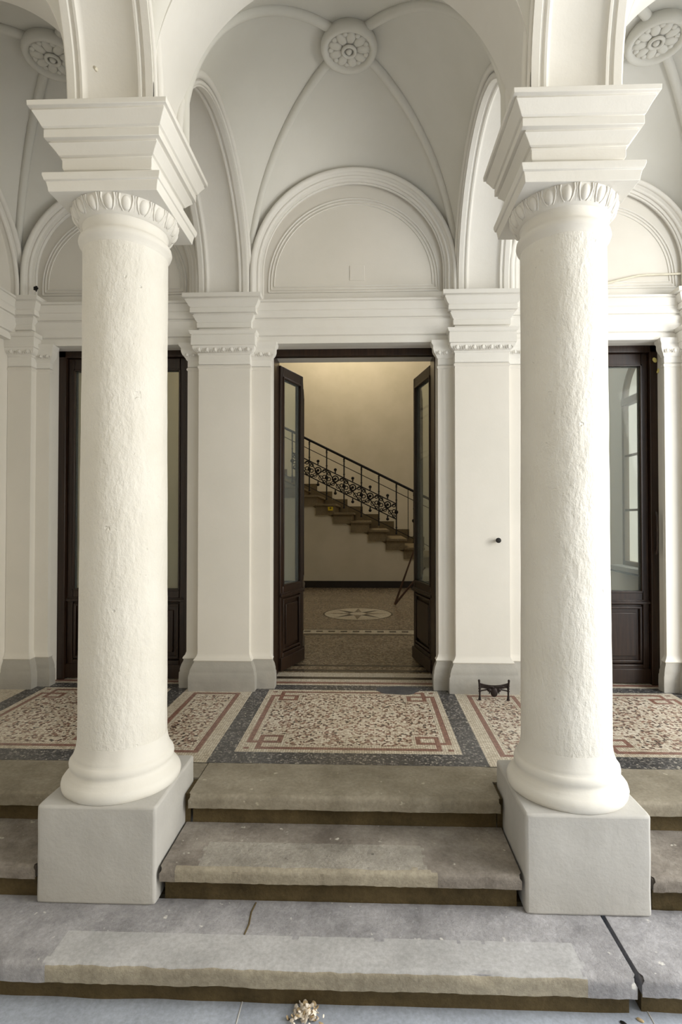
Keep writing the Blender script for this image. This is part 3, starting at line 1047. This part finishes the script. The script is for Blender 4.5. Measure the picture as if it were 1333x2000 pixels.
# hall-side lining of the opening
m = MB()
m.box(-0.745, 0.545, 4.085, 4.27, 2.435, 2.47, WALLW)
m.build('lining', d)
def closed_door(nm, x0, x1, label, split):
    d = thing(nm, ((x0+x1)/2, 4.05, 0), label, 'door', None, 'structure')
    frame(d, x0, x1, 2.467, 4.02, 4.20, 0.055)
    a, b = x0+0.057, x1-0.057
    h = 2.405
    xs = [a]+split+[b]
    for i in range(len(xs)-1):
        leaf_parts(d, 'door_leaf', (xs[i]+0.001, 4.05, 0.012), 0, xs[i+1]-xs[i]-0.002, h, 0.655)
    return d
closed_door('door_2', -2.33, -1.31, 'closed dark wooden glazed door behind the left column', [-1.82])
closed_door('door_3', 1.09, 2.11, 'closed dark wooden glazed door behind the right column', [1.60])
dr = bpy.data.objects['door_3']
m = MB()
m.tube([(2.075, 3.995, 0.95), (2.075, 3.975, 0.98), (2.075, 3.972, 1.1), (2.075, 3.975, 1.22), (2.075, 3.995, 1.25)], 0.009, WOOD, 10)
m.build('handle', dr, 60)
# yellow foam remnants at the top of the right door frame
for (x, z, s) in ((2.085, 2.36, 0.018), (2.108, 2.275, 0.013)):
    m = MB()
    for k in range(5):
        m.ball((x+random.uniform(-1, 1)*s*0.5, 4.005, z+random.uniform(-1, 1)*s*0.8), s*0.6, s*0.5, s*0.7, FOAM, 8, 6)
    o = m.build('foam_filler')
    tag(o, 'lump of yellow foam filler, %s of the two on the right door frame' % ('upper' if z > 2.3 else 'lower'), 'foam', 'foam lumps on the right door frame')

# ------------------------------------------------------------------ hall beyond the doors
m = MB()
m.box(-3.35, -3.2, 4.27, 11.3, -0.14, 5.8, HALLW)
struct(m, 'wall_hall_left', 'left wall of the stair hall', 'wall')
m = MB()
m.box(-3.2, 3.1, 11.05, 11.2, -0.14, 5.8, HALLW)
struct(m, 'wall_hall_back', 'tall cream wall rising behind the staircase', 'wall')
# right wall with an arched window
WX = 3.0
wy0, wy1, wz0, wzc = 5.55, 6.52, 0.66, 2.56
wc, wr = (wy0+wy1)/2, (wy1-wy0)/2
m = MB()
m.box(WX, WX+0.22, 4.27, wy0, -0.14, 5.8, WALLW)
m.box(WX, WX+0.22, wy1, 11.2, -0.14, 5.8, WALLW)
m.box(WX, WX+0.22, wy0, wy1, -0.14, wz0, WALLW)
n = 24
rr = []
for i in range(n+1):
    a = pi-pi*i/n
    y, z = wc+wr*cos(a), wzc+wr*sin(a)
    rr.append([(WX, y, z), (WX+0.22, y, z), (WX+0.22, y, 5.8), (WX, y, 5.8)])
m.rings(rr, WALLW)
m.box(WX-0.16, WX, 5.50, 5.78, -0.14, 5.6, WALLW)
struct(m, 'wall_hall_right', 'right wall of the stair hall pierced by an arched window', 'wall')
wn = thing('window_1', (WX+0.12, wc, wz0), 'arched window with a grey-brown frame seen through the right door', 'window', None, 'structure')
m = MB()
sec = [(wr+0.0, WX+0.0), (wr+0.0, WX+0.06), (wr-0.05, WX+0.06), (wr-0.05, WX+0.0)]
arch_band(m, sec, wc, wzc, wz0, WFRAME, 32, 'Y')
m.box(WX+0.0, WX+0.06, wy0, wy1, wz0, wz0+0.05, WFRAME)
m.box(WX-0.01, WX+0.07, wy0, wy1, wzc-0.04, wzc+0.04, WFRAME)
for z in (1.30, 1.93):
    m.box(WX+0.01, WX+0.05, wy0, wy1, z-0.012, z+0.012, WFRAME)
m.box(WX+0.005, WX+0.055, wc-0.03, wc+0.03, wz0, wzc, WFRAME)
m.build('window_frame', wn, 30, bevel=0.003)
m = MB()
o2 = [(wy0, wz0), (wy1, wz0)] + [(wc+wr*cos(pi*i/24), wzc+wr*sin(pi*i/24)) for i in range(25)]
m.rings([[(WX+xx, y, z) for y, z in o2] for xx in (0.028, 0.032)], CLEAR)
m.build('pane', wn, 0)
m = MB()
m.box(WX-0.14, WX, wy0-0.06, wy1+0.06, wz0-0.05, wz0, GREYP)
m.box(WX-0.13, WX, wy0-0.05, wy1+0.05, wz0-0.075, wz0-0.05, SKIRT)
m.build('window_sill', wn, 30, bevel=0.004)
m = MB()
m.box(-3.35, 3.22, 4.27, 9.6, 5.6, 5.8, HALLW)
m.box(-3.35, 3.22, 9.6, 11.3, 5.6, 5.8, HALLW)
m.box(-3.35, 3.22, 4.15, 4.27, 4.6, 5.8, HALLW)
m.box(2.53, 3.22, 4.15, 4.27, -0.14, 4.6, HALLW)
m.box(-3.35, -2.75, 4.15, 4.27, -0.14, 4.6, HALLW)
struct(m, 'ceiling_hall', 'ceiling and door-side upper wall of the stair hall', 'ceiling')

# staircase: rises to the left along the back of the hall
YS = 9.44
st = thing('staircase', (0, YS, 0), 'stone staircase rising to the left behind the open doorway', 'staircase')
run, rise = 0.3055, 0.151
N0, N1 = -6, 6
def xr(i):
    return 0.691-0.3055*i+0.0
for i in range(-4, 9):
    z = 0.849+rise*i
    x1 = 0.691-run*i-0.012
    x0 = x1-run-0.055
    m = MB()
    m.box(x0, x1, YS-0.045, 11.03, z-0.040, z, STAIRST)
    m.build('tread', st, 30, bevel=0.008)
    m = MB()
    zlo = z-0.040-rise+0.04
    m.box(x0+0.0, x1-0.040, YS-0.005, 11.03, z-0.145-0.05, z-0.0405, STAIRST)
    m.build('riser', st, 30)
# stringer wall below the flight with a sloped, slightly curved top
m = MB()
pts = []
for k in range(31):
    x = -3.0+(1.95+3.0)*k/30
    z = 0.849+rise*(0.60-x)/run-0.205
    z += 0.10*max(0, (-0.72-x))**1.3
    pts.append((x, max(0.02, z)))
rr = [[(x, YS+0.03, 0), (x, YS+0.03, z), (x, 11.03, z), (x, 11.03, 0)] for x, z in pts]
m.rings(rr, HALLW)
m.build('stringer_wall', st, 20)
m = MB()
m.tube([(x, YS+0.022, z-0.008) for x, z in pts if z > 0.03], 0.012, STAIRST, 8)
m.build('edge_bead', st, 60)
m = MB()
m.box(-3.2, 2.0, YS-0.0, YS+0.03, 0, 0.115, SKIRT)
tag(m.build('baseboard_back', bevel=0.003), 'dark skirting board at the foot of the wall under the stairs', 'baseboard', None, 'structure')

# stepped dark skirting on the wall behind the flight
for k, (x, z) in enumerate(((-1.64, 2.20), (-1.335, 2.05), (-1.027, 1.90), (-0.72, 1.744), (-0.41, 1.587), (-0.10, 1.44), (0.215, 1.285), (0.53, 1.14), (0.835, 0.98), (1.14, 0.83))):
    m = MB()
    m.box(x-0.309, x, 11.031, 11.046, z-0.55, z, STAIRD)
    m.build('stepped_skirting', st, 30)
# railing
rl = thing('stair_railing', (0, YS-0.01, 0.8), 'black wrought iron stair railing with scrollwork panels', 'railing')
slope = (1.681-2.586)/(0.772+1.056)
def zr(x):
    return 2.586+slope*(x+1.056)
YRL = YS+0.03
m = MB()
m.tube([(-2.9, YRL, zr(-2.9)), (0.9, YRL, zr(0.9)), (1.6, YRL, zr(1.6))], 0.022, IRON, 12)
m.build('handrail', rl, 60)
for k, dz in ((0, 0.160), (1, 0.92)):
    m = MB()
    if k == 0:
        m.tube([(-2.9, YRL, zr(-2.9)-dz), (1.6, YRL, zr(1.6)-dz)], 0.0065, IRON, 6)
    else:
        m.tube([(-2.9, YRL, zr(-2.9)-dz+0.10), (1.6, YRL, zr(1.6)-dz+0.10)], 0.0065, IRON, 6)
    m.build('thin_rail', rl, 60)
for xs_ in ((0.80,),):
    for x in xs_:
        m = MB()
        m.tube([(x-0.10, YRL, zr(x-0.10)), (x-0.10, YRL, zr(x)-0.82)], 0.006, IRON, 6)
        m.build('thin_post', rl, 60)
px = [0.497-0.303*k for k in range(-3, 9)]
for x in px:
    zb = zr(x)-0.895
    zt = zr(x)
    m = MB()
    m.tube([(x, YRL, zb-0.0), (x, YRL, zb+0.02), (x, YRL, zb+0.03), (x, YRL, zt)], [0.020, 0.018, 0.0115, 0.0115], IRON, 8)
    for z in (zt-0.04, zt-0.07, zb+0.12, zt-0.30, zb+0.36):
        m.ball((x, YRL, z), 0.019, 0.019, 0.011, IRON, 10, 6)
    m.ball((x, YRL, zt-0.51), 0.034, 0.02, 0.034, IRON, 12, 8)
    m.build('baluster', rl, 60)
for x in px[:-1]:
    if x < -1.3 or x > 1.0:
        continue
    a, b = x-0.303, x
    if b > 0.60:
        continue
    m = MB()
    c = (a+b)/2
    zc = zr(c)-0.50
    sl = slope
    def Q(u, v):
        return (c+u, YRL, zc+v+sl*u)
    for v in (0.135, -0.135):
        m.tube([Q(-0.15, v), Q(0.15, v)], 0.010, IRON, 6)
    def ring(u, v, r, t_=0.0085):
        m.torus(Q(u, v), r, t_, IRON, 'Y', 18, 6)
    ring(0, 0.045, 0.052, 0.011)
    ring(-0.048, -0.062, 0.034, 0.007)
    ring(0.048, -0.062, 0.034, 0.007)
    m.ball(Q(0, 0.045), 0.026, 0.01, 0.026, IRON, 10, 6)
    ring(-0.108, 0.085, 0.026)
    ring(0.108, 0.085, 0.026)
    ring(-0.112, -0.015, 0.030)
    ring(0.112, -0.015, 0.030)
    ring(-0.108, -0.10, 0.022)
    ring(0.108, -0.10, 0.022)
    for s in (-1, 1):
        m.tube([Q(s*0.14, 0.13), Q(s*0.07, 0.06), Q(0, -0.02), Q(-s*0.075, -0.09), Q(-s*0.12, -0.13)], 0.0095, IRON, 6)
        m.tube([Q(0, 0.13*s), Q(0, 0.20*s)], 0.008, IRON, 6)
        m.ball(Q(0, 0.205*s), 0.027, 0.014, 0.027, IRON, 12, 8)
        m.ball(Q(0, 0.165*s), 0.016, 0.012, 0.012, IRON, 8, 6)
    m.build('scroll_panel', rl, 60)

# yellow label on the stair edge
m = MB()
m.box(-0.685, -0.60, YS-0.052, YS-0.046, 1.335, 1.398, YELLOW)
m.box(-0.655, -0.64, YS-0.0535, YS-0.052, 1.36, 1.392, BLACKM)
m.box(-0.645, -0.62, YS-0.0535, YS-0.052, 1.372, 1.382, BLACKM)
tag(m.build('warning_label', smooth=0), 'small yellow and black warning label on the stair edge', 'label')

# leaning poles at the foot of the stairs
t = thing('leaning_stand', (0.40, 7.55, 0), 'two thin brown poles meeting at a foot, leaning beside the right door leaf', 'stand')
for p in ((0.66, 7.62, 0.80), (0.80, 7.62, 0.52)):
    m = MB()
    m.tube([(0.372, 7.535, 0.015), p], [0.016, 0.010], STICK, 8)
    m.build('pole', t, 60)

# ------------------------------------------------------------------ boot scraper
t = thing('boot_scraper', (0.836, 3.665, 0), 'small ornate cast iron boot scraper at the foot of the right pilaster', 'boot scraper')
xa, xb, yb = 0.744, 0.932, 3.665
for x, s in ((xa, -1), (xb, 1)):
    m = MB()
    m.tube([(x, yb, 0.0), (x, yb, 0.008), (x, yb, 0.03), (x, yb, 0.07), (x+s*0.002, yb, 0.10), (x+s*0.004, yb, 0.125)], [0.011, 0.009, 0.0062, 0.0066, 0.0062, 0.0065], BRONZE, 10)
    for z in (0.058, 0.075, 0.092):
        m.ball((x, yb, z), 0.010, 0.010, 0.005, BRONZE, 10, 6)
    m.ball((x+s*0.004, yb, 0.128), 0.008, 0.008, 0.009, BRONZE, 10, 6)
    m.build('leg', t, 60)
def bar(z0, sag, r0):
    return [(xa+(xb-xa)*k/16, yb, z0-sag*(1-(2*k/16-1)**2)) for k in range(17)]
m = MB()
pt = bar(0.110, 0.016, 0)
rr = [[(x, y-0.003, z+0.004), (x, y+0.003, z+0.004), (x, y+0.003, z-0.024), (x, y-0.003, z-0.024)] for x, y, z in pt]
m.rings(rr, BRONZE)
m.build('scraper_blade', t, 40, bevel=0.001)
m = MB()
m.tube(bar(0.060, -0.012, 0), 0.0045, BRONZE, 8)
m.tube(bar(0.084, 0.004, 0), 0.0035, BRONZE, 8)
m.build('lower_bar', t, 60)
m = MB()
mx = (xa+xb)/2
m.ball((mx, yb-0.004, 0.054), 0.025, 0.012, 0.032, BRONZE, 14, 10)
m.torus((mx, yb-0.010, 0.052), 0.013, 0.004, BRONZE, 'Y', 16, 6)
for s in (-1, 1):
    m.tube([(mx+s*0.002, yb-0.006, 0.085), (mx+s*0.02, yb-0.008, 0.092), (mx+s*0.045, yb-0.005, 0.096), (mx+s*0.07, yb, 0.088)], [0.006, 0.006, 0.005, 0.003], BRONZE, 8)
    m.tube([(mx+s*0.016, yb-0.004, 0.062), (mx+s*0.030, yb-0.004, 0.056), (mx+s*0.032, yb-0.003, 0.042)], [0.007, 0.006, 0.002], BRONZE, 8)
    m.ball((mx+s*0.032, yb-0.005, 0.068), 0.015, 0.008, 0.012, BRONZE, 10, 6)
m.build('ornament', t, 60)

# ------------------------------------------------------------------ small fixtures
m = MB()
m.tube([(0.904, 3.836, 1.054), (0.904, 3.812, 1.054), (0.904, 3.806, 1.054), (0.904, 3.796, 1.054), (0.904, 3.793, 1.054)], [0.009, 0.010, 0.018, 0.018, 0.010], BLACKM, 16)
tag(m.build('door_stop_knob', smooth=60), 'small round black knob fixed to the right pilaster', 'knob')
m = MB()
m.tube([(0.99, 3.945, 2.84), (1.45, 3.945, 2.862), (1.716, 3.945, 2.894), (1.80, 3.945, 2.915), (1.943, 3.945, 2.946), (2.0, 3.945, 2.95), (2.37, 3.945, 2.958)], 0.008, CABLE, 8)
tag(m.build('surface_cable', smooth=60), 'ivory cable crossing the lunette above the right door', 'cable')
m = MB()
for k in range(4):
    m.torus((2.19+0.012*k, 3.80-0.004*k, 2.794+0.006*k), 0.035+0.004*(k % 2), 0.0045, BLACKM, 'Z', 20, 6)
m.tube([(2.20, 3.84, 2.795), (2.24, 3.90, 2.84), (2.25, 3.93, 2.90)], 0.0045, BLACKM, 6)
tag(m.build('cable_coil', smooth=60), 'coiled black wire lying on the cornice at the right edge', 'cable')
m = MB()
for k in range(5):
    a = 2*pi*k/5
    m.ball((-2.418+0.010*cos(a), 3.868, 2.882+0.010*sin(a)), 0.010, 0.006, 0.009, BLACKM, 8, 6)
m.tube([(-2.418, 3.865, 2.874), (-2.410, 3.862, 2.855)], 0.003, BLACKM, 6)
tag(m.build('wire_stub', smooth=60), 'black cut wire stub beside the lunette above the left door', 'wire')
m = MB()
m.tube([(-1.075, 2.10, 2.985), (-1.073, 2.08, 2.980), (-1.064, 2.078, 2.972)], 0.006, CABLE, 8)
tag(m.build('painted_hook', smooth=60), 'tiny white painted hook above the left capital', 'hook')

m = MB()
m.box(-0.131, -0.023, 3.9565, 3.961, 2.945, 3.055, WALLW)
tag(m.build('cover_plate', bevel=0.002), 'faint painted-over square plate low in the central lunette', 'plate')

# pile of dry petals and scattered bits on the ground
rnd = random.Random(3)
m = MB()
cxp, cyp = -0.197, 1.776
for k in range(150):
    a, r = rnd.uniform(0, 2*pi), abs(rnd.gauss(0, 0.026))
    x, y = cxp+1.15*r*cos(a), cyp+1.0*r*sin(a)
    z = -0.398+max(0, 0.034-r*0.55)*rnd.random()+0.003
    rot = Matrix.Rotation(rnd.uniform(0, 6), 3, 'Z') @ Matrix.Rotation(rnd.uniform(-1, 1), 3, 'X') @ Matrix.Rotation(rnd.uniform(-1, 1), 3, 'Y')
    s = rnd.uniform(0.005, 0.0105)
    m.ball((x, y, z), s, s*0.7, s*0.28, PAPER if rnd.random() < 0.8 else LEAF, 7, 4, rot)
tag(m.build('petal_litter', smooth=60), 'heap of dry pale petals on the ground below the lowest step', 'litter', None, 'stuff')
def bit(x, y, s, mat, nm, label, cat, grp=None, ang=0.4):
    m = MB()
    n = 14
    top = []
    for i in range(n):
        a = 2*pi*i/n
        r = s*(1+0.25*noise.noise(Vector((cos(a)*2+x*50, sin(a)*2, y*9))))
        top.append((r*cos(a), r*0.5*sin(a)))
    ca, sa = cos(ang), sin(ang)
    ra = [[(x+u*k*ca-v*k*sa, y+u*k*sa+v*k*ca, -0.3995+h) for u, v in top] for k, h in ((0.9, 0), (1, 0.002), (0.6, 0.005))]
    m.rings(ra, mat)
    tag(m.build(nm, smooth=60), label, cat, grp)
bit(0.872, 1.800, 0.012, LEAF, 'dry_leaf', 'curled tan leaf on the ground near the right joint', 'leaf', None, -0.6)
bit(0.765, 1.768, 0.010, PAPER, 'paper_scrap', 'pale scrap on the ground at the lower right', 'scrap', None, 1.2)
bit(0.815, 1.785, 0.014, BLACKM, 'dark_twig', 'short dark twig on the ground beside the tan leaf', 'twig', None, 2.2)
bit(-0.255, 1.765, 0.005, BLACKM, 'dark_seed', 'small dark seed left of the petal heap', 'seed', None, 0.2)
